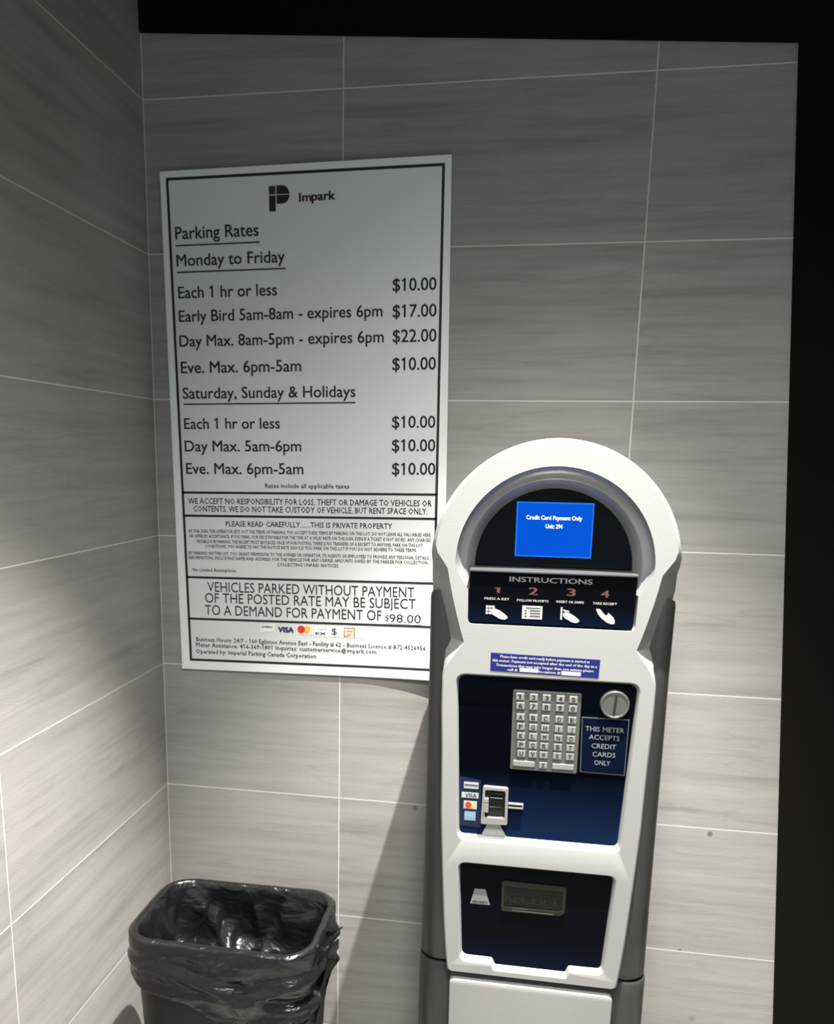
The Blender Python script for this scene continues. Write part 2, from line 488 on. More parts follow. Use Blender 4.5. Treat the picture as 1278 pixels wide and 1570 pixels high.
SIGN = [
  ('Parking Rates',0.0291,0.2114,-0.1340,0.0242),
  ('Monday to Friday',0.0294,0.2668,-0.1874,0.0231),
  ('Each 1 hr or less',0.0303,0.2484,-0.2522,0.0235),
  ('$10.00',0.4944,0.5840,-0.2514,0.0239),
  ('Early Bird 5am-8am - expires 6pm',0.0295,0.4728,-0.3001,0.0229),
  ('$17.00',0.4946,0.5848,-0.3027,0.0242),
  ('Day Max. 8am-5pm - expires 6pm',0.0283,0.4757,-0.3512,0.0231),
  ('$22.00',0.4949,0.5854,-0.3517,0.0244),
  ('Eve. Max. 6pm-5am',0.0290,0.2981,-0.4064,0.0236),
  ('$10.00',0.4944,0.5849,-0.4074,0.0247),
  ('Saturday, Sunday & Holidays',0.0306,0.4154,-0.4602,0.0231),
  ('Each 1 hr or less',0.0311,0.2486,-0.5247,0.0228),
  ('$10.00',0.4943,0.5854,-0.5245,0.0240),
  ('Day Max. 5am-6pm',0.0303,0.2953,-0.5731,0.0231),
  ('$10.00',0.4944,0.5860,-0.5728,0.0243),
  ('Eve. Max. 6pm-5am',0.0311,0.2993,-0.6219,0.0233),
  ('$10.00',0.4947,0.5868,-0.6217,0.0245),
]
FINE = [
  ('Rates include all applicable taxes',0.2125,0.4013,-0.6518,0.0098),
  ('WE ACCEPT NO RESPONSIBILITY FOR LOSS, THEFT OR DAMAGE TO VEHICLES OR',0.0326,0.5803,-0.6881,0.0127),
  ('CONTENTS. WE DO NOT TAKE CUSTODY OF VEHICLE, BUT RENT SPACE ONLY.',0.0440,0.5714,-0.7052,0.0127),
  ('PLEASE READ CAREFULLY.......THIS IS PRIVATE PROPERTY',0.1191,0.4952,-0.7371,0.0114),
  ('BY THIS SIGN, THE OPERATOR SETS OUT THE TERMS OF PARKING. YOU ACCEPT THESE TERMS BY PARKING ON THIS LOT. DO NOT LEAVE ALL VALUABLES HERE',0.0314,0.5790,-0.7524,0.0072),
  ('OR OFFER BY ACCEPTANCE. IF YOU PARK, OUR FEE IS PAYABLE FOR THE TIME AT A VALID RATE ON THIS SIGN, EVEN IF A TICKET IS NOT ISSUED. ANY CHARGES',0.0309,0.5792,-0.7636,0.0072),
  ('PAYABLE FOR PARKING, THE RECEIPT MUST BE PLACED FACE UP FOR POSTING. THERE IS NO TRANSFER OF A RECEIPT TO ANYONE, PARK ON THIS LOT',0.0490,0.5621,-0.7754,0.0072),
  ('CONDITIONS. YOU AGREE TO PAY THE NOTICE RATE SHOULD YOU PARK ON THIS LOT IF YOU DO NOT ADHERE TO THESE TERMS.',0.0684,0.5494,-0.7860,0.0072),
  ('BY PARKING ON THIS LOT, YOU GRANT PERMISSION TO THE OWNER OR OPERATOR, ITS AGENTS OR EMPLOYEES TO PROVIDE ANY PERSONAL DETAILS',0.0286,0.5751,-0.8021,0.0073),
  ('INFORMATION, INCLUDING NAME AND ADDRESS, FOR THE VEHICLE FOR ANY UNPAID AMOUNTS OWED BY THE PARKER FOR COLLECTION',0.0280,0.5727,-0.8126,0.0073),
  ('COLLECTING UNPAID NOTICES.',0.2353,0.3775,-0.8239,0.0072),
  ('No Limited Assumptions',0.0368,0.1388,-0.8402,0.0075),
  ('VEHICLES PARKED WITHOUT PAYMENT',0.0700,0.5450,-0.8860,0.0221),
  ('OF THE POSTED RATE MAY BE SUBJECT',0.0633,0.5481,-0.9116,0.0222),
  ('TO A DEMAND FOR PAYMENT OF',0.0621,0.4724,-0.9397,0.0224),
  ('Business Hours: 24/7 - 160 Eglinton Avenue East - Facility # 62 - Business Licence # B72-4526956',0.0381,0.5714,-1.0030,0.0098),
  ('Meter Assistance: 416-369-1801 Inquiries: customerservice@impark.com',0.0370,0.4606,-1.0161,0.0099),
  ('Operated by: Imperial Parking Canada Corporation',0.0365,0.3220,-1.0318,0.0100),
]
for t, x0, x1, zb, cap in SIGN + FINE:
    bm = bmesh.new()
    text(bm, t, x0, x1, zb, cap, YP, bold=0.011 if (t, x0, x1, zb, cap) in SIGN else (0.0 if cap > .02 else 0.010), res=3 if cap > .02 else 1, warp=warp)
    finish('lettering', bm, M['ink'], sign)
# emblem: a P cut into four quarters, and the company word beside it
bm = bmesh.new()
rect(bm, 0.2360, 0.2500, -0.0560, -0.0400, YP, 1)
rect(bm, 0.2360, 0.2500, -0.0885, -0.0582, YP, 0)
hw, cx, cz = 0.0130, 0.2670, -0.0570
pts_t = [(0.2520, cz + .0010), (0.2520, -0.0395)] + [(0.2640 + 0.0155 * math.sin(a), cz + 0.0175 * math.cos(a)) for a in [math.pi / 2 * k / 8 for k in range(9)]]
pts_b = [(0.2520, -0.0745)] + [(0.2520, cz - .0008)] + [(0.2640 + 0.0155 * math.cos(a), cz - .0008 - 0.0167 * math.sin(a)) for a in [math.pi / 2 * k / 8 for k in range(9)]]
pts_t[-1] = (pts_t[-1][0], cz + .0010)
quad(bm, pts_t, YP, 0); quad(bm, pts_b, YP, 0)
finish('emblem', bm, [M['ink'], M['maroon']], sign)
bm = bmesh.new()
text(bm, 'Im', 0.3002, 0.3250, -0.0722, 0.0161, YP, 1, bold=0.03)
text(bm, 'park', 0.3265, 0.3747, -0.0714, 0.0161, YP, 0, bold=0.03)
finish('company_word', bm, [M['ink'], M['maroon']], sign)
bm = bmesh.new()
quad(bm, [(0.4768, -0.9455), (0.5625, -0.9462), (0.5632, -0.9190), (0.4775, -0.9165)], YP, 0, warp)
text(bm, '$', 0.4810, 0.4885, -0.9395, 0.0130, YP - .0005, 1, warp=warp)
text(bm, '98.00', 0.4900, 0.5600, -0.9428, 0.0183, YP - .0005, 1, warp=warp)
finish('price_sticker', bm, [M['patch'], M['ink']], sign)['label'] = 'white price patch'
def logo_part(label, fn, mats):
    b_ = bmesh.new(); fn(b_)
    o = finish('payment_mark', b_, mats, sign); o['label'] = label
YL, YL2 = YP, YP - 0.0005
def f(b_):
    quad(b_, [(0.1930, -0.9757), (0.2255, -0.9732), (0.2292, -0.9560), (0.1930, -0.9570)], YL, 0)
    text(b_, 'INTERAC', 0.197, 0.222, -0.9655, 0.0042, YL2, 1, bold=0.03, res=1)
logo_part('white debit card mark', f, [M['patch'], M['ink']])
def f(b_): text(b_, 'VISA', 0.2355, 0.2706, -0.9739, 0.0114, YL2, 0, bold=0.05)
logo_part('navy card mark', f, [M['navy_ink']])
def f(b_):
    rect(b_, 0.2765, 0.3172, -0.9790, -0.9559, YL, 0)
    disc(b_, 0.3020, -0.9662, 0.0078, 0.0082, YL2, 2)
    disc(b_, 0.2888, -0.9662, 0.0085, 0.0088, YL2 - .0003, 1)
logo_part('red and amber card mark', f, [M['peach'], M['red'], M['yellow']])
def f(b_):
    rect(b_, 0.3194, 0.3508, -0.9810, -0.9573, YL, 0)
    text(b_, 'AM', 0.332, 0.347, -0.9665, 0.0062, YL2, 1, bold=0.02, res=1)
    text(b_, 'EX', 0.3225, 0.346, -0.9770, 0.0058, YL2, 2, bold=0.02, res=1)
logo_part('pale blue card mark', f, [M['patch'], M['sky'], M['blue_st']])
def f(b_):
    rect(b_, 0.3520, 0.3787, -0.9815, -0.9567, YL, 0)
    text(b_, '$', 0.3591, 0.3711, -0.9754, 0.0142, YL2, 1)
logo_part('dollar mark on white', f, [M['patch'], M['ink']])
def f(b_):
    rect(b_, 0.3788, 0.4403, -0.9814, -0.9567, YL, 0)
    for (a, b, c, d) in ((.3866, .4130, -.9610, -.9580), (.3866, .3900, -.9795, -.9640), (.3920, .4080, -.9680, -.9650), (.3930, .4040, -.9760, -.9725), (.4090, .4130, -.9795, -.9620), (.3866, .4010, -.9795, -.9775)):
        rect(b_, a, b, c, d, YL2, 1)
logo_part('orange mark on white', f, [M['patch'], M['orange']])

# ------------------------------------------------------------------ pay station
PX, PY = 0.875, -0.20
ps = empty('pay_station', (PX, PY, 0), 'white and charcoal parking pay station with round top and blue screen', 'pay station')
OFF = (0, -PY, 0)
def part(name, bm, mats, parent=None, smooth=False, label=None, sharp=35):
    o = finish(name, bm, mats, parent or ps, smooth, OFF, sharp)
    if label: o['label'] = label
    return o

# --- housing (charcoal body behind the white cover) and pedestal under the seam
def section(hw, yf, yb, r, inner):
    """plan outline: recessed middle, rounded shoulder, straight sides"""
    half = [(0.0, yf + 0.004), (inner, yf + 0.004), (inner + 0.010, yf + 0.002), (hw - r, yf)]
    for k in range(1, 7):
        a = math.pi / 2 * k / 6
        half.append((hw - r + r * math.sin(a), yf + r - r * math.cos(a)))
    half += [(hw, (yf + yb) / 2), (hw, yb - 0.012), (hw - 0.012, yb), (0.0, yb)]
    return half
def body(name, levels, mats):
    bm = bmesh.new(); loops = []
    for z, hw, yf, yb, r, inn in levels:
        h = section(hw, yf, yb, r, inn)
        full = h + [(-x, y) for x, y in reversed(h[1:-1])]
        loops.append([(x, y, z - (max(0, (y + .26) * .5) if z > 1.15 else 0)) for x, y in full])
    rows = loft(bm, loops)
    for r_ in (rows[0], rows[-1]): bm.faces.new(r_)
    bmesh.ops.recalc_face_normals(bm, faces=bm.faces[:])
    return bm
bm = body('housing', [(0.5345, .2215, -.268, -.115, .040, .150), (0.538, .2235, -.270, -.113, .040, .150), (0.70, .2230, -.270, -.112, .040, .158), (1.00, .2225, -.268, -.112, .032, .175),
                      (1.13, .2222, -.266, -.112, .030, .178), (1.283, .2225, -.262, -.112, .020, .180), (1.292, .2215, -.260, -.113, .020, .170), (1.296, .216, -.255, -.116, .020, .150)], M['char'])
part('housing', bm, M['char'], smooth=True, sharp=40)
bm = body('pedestal', [(0.0, .2255, -.274, -.110, .040, .150), (0.50, .2255, -.274, -.110, .040, .150), (0.526, .2255, -.274, -.110, .040, .150), (0.5295, .2235, -.272, -.112, .040, .150)], M['char'])
part('pedestal', bm, M['char'], smooth=True, sharp=40)
bm = bmesh.new(); box(bm, -.205, .205, -.245, -.125, .525, .540)
part('joint_gasket', bm, M['gap'])
bm = bmesh.new(); slab(bm, [(-.25, -.0), (.25, -.0), (.25, .012), (-.25, .012)], -.30, -.09)
part('base_plate', bm, M['char'])
bm = bmesh.new(); slab(bm, round_poly([(-.1545, .04), (.1545, .04), (.1585, .515), (-.1585, .515)], .013), -.301, -.268, .004)
part('service_door', bm, M['white'], smooth=True)

# --- white front cover
FO, MO, BO = [], [], []        # right half outlines: front, bevel, back
CZ = 1.35
for k in range(0, 29):
    a = math.radians(90 - (90 - 8) * k / 28)
    FO.append((.212 * math.cos(a), CZ + .214 * math.sin(a), -.300))
    MO.append((.2185 * math.cos(a), CZ + .2200 * math.sin(a), -.290))
    BO.append((.2195 * math.cos(a), CZ + .2205 * math.sin(a), -.255))
extra = [((.206, 1.366), (.2185, 1.366, -.286), (.2200, 1.366, -.252)),
         ((.195, 1.350), (.2180, 1.350, -.276), (.2205, 1.350, -.248)),
         ((.187, 1.338), (.2160, 1.336, -.264), (.2205, 1.335, -.244)),
         ((.1825, 1.315), (.2120, 1.312, -.255), (.2200, 1.305, -.240)),
         ((.1760, 1.285), (.2060, 1.280, -.250), (.2140, 1.270, -.238)),
         ((.1670, 1.250), (.1950, 1.245, -.252), (.2030, 1.235, -.238)),
         ((.1590, 1.222), (.1870, 1.218, -.256), (.1955, 1.208, -.238)),
         ((.1530, 1.203), (.1800, 1.200, -.260), (.1930, 1.195, -.242)),
         ((.1610, 1.190), (.1820, 1.188, -.266), (.1925, 1.184, -.250)),
         ((.1740, 1.172), (.1860, 1.171, -.280), (.1922, 1.170, -.256)),
         ((.1835, 1.156), (.1890, 1.156, -.291), (.1920, 1.156, -.258)),
         ((.1885, 1.140), (.1912, 1.140, -.2965), (.1918, 1.140, -.262))]
for f_, m_, b_ in extra:
    FO.append((*f_, -.300)); MO.append(m_); BO.append(b_)
for u_, z_ in ((.1917, 1.08), (.1885, .995), (.1862, .87), (.1805, .75), (.1737, .636), (.1690, .58), (.1652, .545)):
    FO.append((u_ - .003, z_, -.300)); MO.append((u_, z_, -.2965)); BO.append((u_, z_, -.262))
FO += [(.1600, .536, -.300), (.1545, .5325, -.300), (0, .5325, -.300)]
MO += [(.1630, .534, -.2965), (.1555, .5295, -.2965), (0, .5295, -.2965)]
BO += [(.1630, .534, -.262), (.1555, .5295, -.262), (0, .5295, -.262)]
def full(h):
    return [(u_, y_, z_) for u_, z_, y_ in h] + [(-u_, y_, z_) for u_, z_, y_ in reversed(h[1:-1])]
def rear(p):
    # the shell tapers towards the wall behind the round head
    t = min(1.0, max(0.0, (p[1] - 1.17) / .08)); t = t * t * (3 - 2 * t)
    return (p[0] * (1 - .16 * t), p[1] - (p[1] - CZ) * .16 * t, p[2] + .004 + (-.125 - p[2] - .004) * t)
CO = [rear(p) for p in BO]
LF, LM, LB, LC = full(FO), full(MO), full(BO), full(CO)
bm = bmesh.new()
rows = loft(bm, [LF, LM, LB, LC])
outer = rows[0]
fill(bm, [rows[-1]])
# hole outlines
tail = [(.1490, 1.300), (.1560, 1.310), (.1650, 1.326), (.1715, 1.340)]
arc0 = [(.1735 * math.cos(math.pi * k / 44), CZ + .1725 * math.sin(math.pi * k / 44)) for k in range(45)]
H0 = tail + arc0 + [(-u_, z_) for u_, z_ in reversed(tail)]
low = [(-.1478, 1.300)] + round_poly([(-.1478, 1.300), (-.1478, 1.2375), (.1478, 1.2375), (.1478, 1.300)], [0, .010, .010, 0], 5)[1:-1]
hole1 = H0 + low[1:]
hole1 = [p for i, p in enumerate(hole1) if (Vector(p) - Vector(hole1[i - 1])).length > 1e-5]
v1 = [bm.verts.new((u_, -.300, z_)) for u_, z_ in hole1]
v1b = [bm.verts.new((u_ * .99, -.268, z_)) for u_, z_ in hole1]
for i in range(len(v1)):
    j = (i + 1) % len(v1); bm.faces.new((v1[i], v1[j], v1b[j], v1b[i]))
P1_hole = round_poly([(-.1665, 1.1440), (.1660, 1.1440), (.1520, .8120), (-.1535, .8120)], .020, 8)
P1_face = round_poly([(-.1620, 1.1385), (.1610, 1.1385), (.1460, .8230), (-.1490, .8230)], [.016, .016, .012, .010], 8)
ntc = [.0]
P2_hole = round_poly([(-.1500, .7680), (.1495, .7680), (.1390, .5560), (.0740, .5560), (.0690, .5420), (-.0730, .5420), (-.0790, .5540), (-.1410, .5540)], [.016, .016, .016, .006, .006, .006, .006, .018], 6)
P2_face = round_poly([(-.1460, .7630), (.1440, .7630), (.1325, .5665), (.0715, .5655), (.0655, .5510), (-.0695, .5510), (-.0760, .5650), (-.1355, .5655)], [.012, .012, .010, .004, .004, .004, .004, .014], 6)
holes = [v1]
for hp, fp, yf in ((P1_hole, P1_face, -.288), (P2_hole, P2_face, -.288)):
    n = len(hp)
    a = [bm.verts.new((u_, -.300, z_)) for u_, z_ in hp]
    mid = [bm.verts.new(((hp[i][0] * .7 + fp[i][0] * .3), -.2985, (hp[i][1] * .7 + fp[i][1] * .3))) for i in range(n)]
    b = [bm.verts.new((u_, yf - .001, z_)) for u_, z_ in fp]
    c = [bm.verts.new((u_, yf + .010, z_)) for u_, z_ in fp]
    for p_, q_ in ((a, mid), (mid, b), (b, c)):
        for i in range(n):
            j = (i + 1) % n; bm.faces.new((p_[i], p_[j], q_[j], q_[i]))
    holes.append(a)
fill(bm, [outer] + holes)
bmesh.ops.recalc_face_normals(bm, faces=bm.faces[:])
part('front_cover', bm, M['white'], smooth=True, sharp=28)

# --- arched bezel around the display
H3 = [(.1420, 1.300), (.1420, 1.310), (.1420, 1.326), (.1420, 1.338)] + [(.1415 * math.cos(math.pi * k / 44), 1.343 + .1395 * math.sin(math.pi * k / 44)) for k in range(45)] + \
     [(-.1420, 1.338), (-.1420, 1.326), (-.1420, 1.310), (-.1420, 1.300)]
def mixl(t, y): return [((a[0] * (1 - t) + b[0] * t), y, (a[1] * (1 - t) + b[1] * t)) for a, b in zip(H0, H3)]
bm = bmesh.new()
loft(bm, [mixl(0.0, -.2995), mixl(.03, -.296), mixl(.10, -.290), mixl(.42, -.276), mixl(.50, -.2755), mixl(.58, -.273), mixl(.85, -.254), mixl(1.0, -.243)], closed=False)
bmesh.ops.recalc_face_normals(bm, faces=bm.faces[:])
o = part('display_bezel', bm, M['bezel'], smooth=True, label='silver grey arched bezel', sharp=60)
bm = bmesh.new()
slab(bm, [(u_, z_) for u_, z_ in H3], -.2435, -.235)
dp = part('display_panel', bm, M['black'])
bm = bmesh.new()
rect(bm, -.0693, .0681, 1.3579, 1.4577, -.2452, 1)
rect(bm, -.0668, .0656, 1.3604, 1.4552, -.2456, 0)
scr = part('screen', bm, [M['screen'], M['screen_e']], dp, label='lit blue screen')
bm = bmesh.new()
text(bm, 'Credit Card Payment Only', -.0510, .0478, 1.4262, .0072, -.2462, bold=0.03)
text(bm, 'Unit: 294', -.0157, .0140, 1.4108, .0072, -.2462, bold=0.03)
part('screen_lettering', bm, M['screen_t'], dp)
bm = bmesh.new()
box(bm, -.1470, .1470, -.3035, -.240, 1.3340, 1.3380, .0014)
part('display_sill', bm, M['sill'], smooth=True)

# --- instruction panel
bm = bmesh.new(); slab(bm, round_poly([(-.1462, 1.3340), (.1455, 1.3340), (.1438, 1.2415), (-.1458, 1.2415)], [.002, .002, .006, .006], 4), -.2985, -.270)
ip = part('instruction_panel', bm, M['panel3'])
Y3 = -.2991
bm = bmesh.new()
text(bm, 'INSTRUCTIONS', -.0755, .0690, 1.3181, .0088, Y3, 0, bold=0.02)
part('panel_heading', bm, M['gink'], ip)
for s, x0, x1, zb, cp in (('1', -.0965, -.0925, 1.2966, .0100), ('2', -.0400, -.0250, 1.2955, .0130), ('3', .0270, .0408, 1.2961, .0130), ('4', .0853, .0990, 1.2958, .0125)):
    bm = bmesh.new()
    text(bm, s, x0, x1, zb, cp, Y3, 0, bold=0.02)
    part('step_number', bm, M['rink'], ip)
bm = bmesh.new()
for s, x0, x1, zb in (('PRESS A KEY', -.1188, -.0744, 1.2835), ('FOLLOW PROMPTS', -.0607, -.0050, 1.2826), ('INSERT OR SWIPE', .0089, .0564, 1.2830), ('TAKE RECEIPT', .0723, .1136, 1.2828)):
    text(bm, s, x0, x1, zb, .0042, Y3, 0, bold=0.01, res=1)
part('step_lettering', bm, M['wink'], ip)
def pict(pts_list, rects=(), holes=()):
    b_ = bmesh.new()
    for q in rects: rect(b_, *q, Y3, 0)
    for p in pts_list: quad(b_, p, Y3 - .0002, 0)
    for q in holes: rect(b_, *q, Y3 - .0005, 1)
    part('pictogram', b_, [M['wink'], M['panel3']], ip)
def hand(x, z, s, flip=1):
    P = [(-.016, .006), (-.010, .010), (-.004, .008), (.002, .006), (.010, .001), (.019, -.006), (.021, -.010), (.016, -.014), (.010, -.014), (.002, -.012), (-.004, -.008), (-.009, -.006), (-.014, -.002)]
    return [(x + a * s * flip, z + b * s) for a, b in P]
keys3 = [(-.1158 + i * .0056, -.1112 + i * .0056, 1.2570 + j * .0058, 1.2612 + j * .0058) for i in range(3) for j in range(3)]
pict([hand(-.0935, 1.2600, .85)], keys3)
pict([], [(-.0506, -.0149, 1.2512, 1.2754)], [(-.0445, -.0185, 1.2705, 1.2722), (-.0370, -.0185, 1.2655, 1.2672), (-.0370, -.0185, 1.2605, 1.2622), (-.0370, -.0185, 1.2555, 1.2572), (-.0460, -.0425, 1.2650, 1.2670), (-.0460, -.0425, 1.2600, 1.2620), (-.0460, -.0425, 1.2550, 1.2570)])
pict([hand(.0340, 1.2592, .80), [(.0215, 1.2715), (.0320, 1.2690), (.0330, 1.2668), (.0225, 1.2680)]], [(.0172, .0202, 1.2525, 1.2752)])
pict([[(.0781, 1.2752), (.0850, 1.2752), (.0905, 1.2690), (.0950, 1.2640), (.0985, 1.2655), (.1000, 1.2690), (.1090, 1.2610), (.1120, 1.2545), (.1115, 1.2490), (.1060, 1.2485), (.0985, 1.2510), (.0890, 1.2580), (.0820, 1.2660)]])

# --- blue notice sticker on the cover
bm = bmesh.new()
slab(bm, [(-.1030, 1.1517), (.0908, 1.1485), (.0916, 1.1828), (-.1032, 1.1857)], -.3006, -.2996)
st = part('notice_sticker', bm, M['blue_st'], label='royal blue notice sticker')
bm = bmesh.new()
Y4 = -.3010
for s, x0, x1, zb in (('Please have credit card ready before payment is started at', -.0855, .0734, 1.1785), ('this meter. Payment not accepted after the end of the day at a', -.0999, .0866, 1.1708),
                      ('Transactions that may take longer than one minute please', -.0931, .0812, 1.1624), ('call #', -.0719, -.0540, 1.1545), ('location #', -.0150, .0230, 1.1538)):
    text(bm, s, x0, x1, zb - .001, .0048, Y4, 0, bold=0.03, res=1, slope=-.012)
quad(bm, [(-.0501, 1.1530), (-.0165, 1.1526), (-.0165, 1.1597), (-.0501, 1.1602)], Y4, 0)
quad(bm, [(.0247, 1.1512), (.0592, 1.1506), (.0592, 1.1580), (.0247, 1.1586)], Y4, 0)
part('sticker_lettering', bm, M['wink'], st)

# --- upper control panel
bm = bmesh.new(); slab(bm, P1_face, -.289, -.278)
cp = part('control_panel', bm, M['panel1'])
YC = -.2895
bm = bmesh.new()
slab(bm, round_poly([(-.0590, .9615), (.0640, .9615), (.0640, 1.1160), (-.0600, 1.1160)], .003, 2), -.2925, -.287, .001)
kp = part('keypad', bm, M['steel'])
rowsz = [1.1045, 1.0873, 1.0653, 1.0470, 1.0293, 1.0120, .9948]
xs = lambda t: [-.0465 + t * .0012, -.0220 + t * .0006, .0016, .0263, .0494]
chars = ['12345', '67890', 'ABCDE', 'FGHIJ', 'KLMNO', 'PQRST', 'UVWXY']
def key(cx, cz, w, h, ch):
    b_ = bmesh.new()
    box(b_, cx - w / 2, cx + w / 2, -.2962, -.2915, cz - h / 2, cz + h / 2, .0012)
    if ch:
        hwk = .0012 if ch == 'I' else .0019 if ch in '1J' else .0030
        text(b_, ch, cx - hwk, cx + hwk, cz - .0042, .0084, -.2965, 1, bold=0.03 if ch not in '1IJ' else 0.0)
    part('key', b_, [M['steel_key'], M['ink']], kp)
for r_, (zz, cs) in enumerate(zip(rowsz, chars)):
    for xx, ch in zip(xs(r_), cs): key(xx, zz, .0150, .0128, ch)
key(-.0335, .9748, .0400, .0105, ''); key(.0016, .9744, .0150, .0118, 'Z'); key(.0380, .9742, .0390, .0105, '')
# round lock with a slot
bm = bmesh.new()
ring = lambda r, y: [(.1228 + r * math.cos(2 * math.pi * k / 40), y, 1.1000 + r * math.sin(2 * math.pi * k / 40)) for k in range(40)]
rw = loft(bm, [ring(.0262, -.288), ring(.0262, -.297), ring(.0245, -.2995), ring(.0225, -.2995), ring(.0215, -.2985)])
bm.faces.new(rw[-1]); bm.faces.new(rw[0])
bmesh.ops.recalc_face_normals(bm, faces=bm.faces[:])
cs = part('coin_lock', bm, M['steel'], cp, smooth=True, label='round steel lock')
bm = bmesh.new()
slab(bm, [(.1200, 1.0830), (.1240, 1.0830), (.1262, 1.1180), (.1222, 1.1180)], -.3002, -.2975)
part('lock_slot', bm, M['slot'], cp)
bm = bmesh.new()
slab(bm, [(.0695, .9650), (.1500, .9640), (.1512, 1.0720), (.0668, 1.0715)], -.2905, -.288, mi=1)
slab(bm, [(.0712, .9668), (.1485, .9659), (.1497, 1.0703), (.0685, 1.0698)], -.2910, -.2895, mi=0)
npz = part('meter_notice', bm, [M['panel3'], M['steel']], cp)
bm = bmesh.new()
for s, x0, x1, zb in (('THIS METER', .0743, .1432, 1.0460), ('ACCEPTS', .0816, .1360, 1.0305), ('CREDIT', .0873, .1309, 1.0138), ('CARDS', .0900, .1309, .9980), ('ONLY', .0942, .1226, .9816)):
    text(bm, s, x0, x1, zb, .0090, -.2916, 0, res=2)
part('notice_lettering', bm, M['gink2'], cp)
# card decals
bm = bmesh.new()
slab(bm, [(-.1500, .8385), (-.1094, .8380), (-.1121, .9330), (-.1540, .9390)], -.2900, -.2885)
part('decal_strip', bm, mat('navy_decal_film', (0.003, 0.009, 0.035), 0.3), cp)
YD = -.2906
def decal(fn, mats, label):
    b_ = bmesh.new(); fn(b_); o = part('card_decal', b_, mats, cp); o['label'] = label
def f(b_):
    rect(b_, -.1440, -.1165, .9155, .9290, YD, 0); rect(b_, -.1430, -.1175, .9215, .9238, YD - .0005, 1)
decal(f, [M['film'], M['ink']], 'white decal with a dark stripe')
def f(b_):
    rect(b_, -.1477, -.1155, .8965, .9080, YD, 0); text(b_, 'VISA', -.1410, -.1190, .8985, .0072, YD - .0005, 1, bold=0.02)
decal(f, [M['film'], M['navy_ink']], 'white decal with dark letters')
def f(b_):
    rect(b_, -.1432, -.1180, .8743, .8908, YD, 0)
    disc(b_, -.1275, .8826, .0052, .0056, YD - .0004, 2); disc(b_, -.1342, .8826, .0060, .0062, YD - .0008, 1)
decal(f, [M['film'], M['red'], M['yellow']], 'white decal with red and amber discs')
def f(b_):
    rect(b_, -.1409, -.1196, .8508, .8694, YD, 0)
    text(b_, 'AMEX', -.1395, -.1212, .8572, .0060, YD - .0005, 1, res=1)
decal(f, [M['sky2'], M['film']], 'pale blue decal')
# card reader: bright frame, dark throat, two small tabs and a roller
bm = bmesh.new()
oo = round_poly([(-.1090, .8497), (-.0590, .8515), (-.0598, .9240), (-.1073, .9248)], .004, 3)
ii = round_poly([(-.1020, .8628), (-.0642, .8640), (-.0648, .9190), (-.1032, .9190)], .003, 3)
a = [bm.verts.new((x, -.300, z)) for x, z in oo]; a2 = [bm.verts.new((x, -.288, z)) for x, z in oo]
b = [bm.verts.new((x, -.300, z)) for x, z in ii]; b2 = [bm.verts.new((x * 1.0, -.2905, z)) for x, z in ii]
n = len(a)
for p_, q_ in ((a, a2), (b, b2)):
    for i in range(n):
        j = (i + 1) % n; bm.faces.new((p_[i], p_[j], q_[j], q_[i]))
fill(bm, [a, b])
bmesh.ops.recalc_face_normals(bm, faces=bm.faces[:])
cr = part('card_reader', bm, M['steel_key'], smooth=True)
bm = bmesh.new(); slab(bm, ii, -.2903, -.288); part('reader_throat', bm, M['slot'], cr)
bm = bmesh.new()
rl = []
for k in range(9):
    t = math.pi * k / 8
    rl.append([(x, -.2905 - .007 * math.sin(t), .8925 - .0125 * math.cos(t)) for x in (-.0930, -.0700)])
loft(bm, rl, closed=False)
part('reader_guide', bm, M['smoke'], cr, smooth=True, sharp=80)
bm = bmesh.new(); box(bm, -.0920, -.0690, -.297, -.290, .9085, .9135, .001); part('reader_guide', bm, M['smoke2'], cr)
for z0, z1 in ((.8935, .9025), (.8740, .8920)):
    bm = bmesh.new(); box(bm, -.1050, -.0955, -.3015, -.291, z0, z1, .001); part('reader_tab', bm, M['steel_key'], cr)
bm = bmesh.new()
box(bm, -.0590, -.0320, -.296, -.288, .8836, .8868, .001); box(bm, -.0590, -.0320, -.296, -.288, .8912, .8938, .001); box(bm, -.0335, -.0305, -.296, -.288, .8836, .8938, .001)
box(bm, -.0585, -.0325, -.2915, -.288, .8865, .8915, 0, 1)
part('card_slot', bm, [M['steel_key'], M['slot']], cp)
bm = bmesh.new(); slab(bm, [(-.1069, .8229), (-.0602, .8238), (-.0738, .8487), (-.0961, .8477)], -.2905, -.2885)
part('arrow_label', bm, M['film'], cp, label='white trapezoid label')

# --- receipt panel
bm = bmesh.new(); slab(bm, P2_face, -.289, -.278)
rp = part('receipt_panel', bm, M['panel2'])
bm = bmesh.new()
quad(bm, [(-.1235, .6767), (-.0845, .6768), (-.0949, .7097), (-.1157, .7090)], YC - .0002, 0)
text(bm, 'RECEIPT', -.1185, -.0895, .6790, .0046, YC - .0007, 1, bold=0.03, res=1)
part('receipt_label', bm, [M['gink'], M['ink']], rp, label='grey trapezoid label')
bm = bmesh.new()
oo = round_poly([(-.0628, .6690), (.0490, .6705), (.0583, .6780), (.0585, .7310), (-.0636, .7320)], .004, 3)
ii = round_poly([(-.0580, .6775), (.0470, .6785), (.0530, .6830), (.0532, .7215), (-.0585, .7220)], .004, 3)
a = [bm.verts.new((x, -.293, z)) for x, z in oo]; a2 = [bm.verts.new((x, -.288, z)) for x, z in oo]
b = [bm.verts.new((x, -.293, z)) for x, z in ii]; b2 = [bm.verts.new((x, -.2896, z)) for x, z in ii]
n = len(a)
for p_, q_ in ((a, a2), (b, b2)):
    for i in range(n):
        j = (i + 1) % n; bm.faces.new((p_[i], p_[j], q_[j], q_[i]))
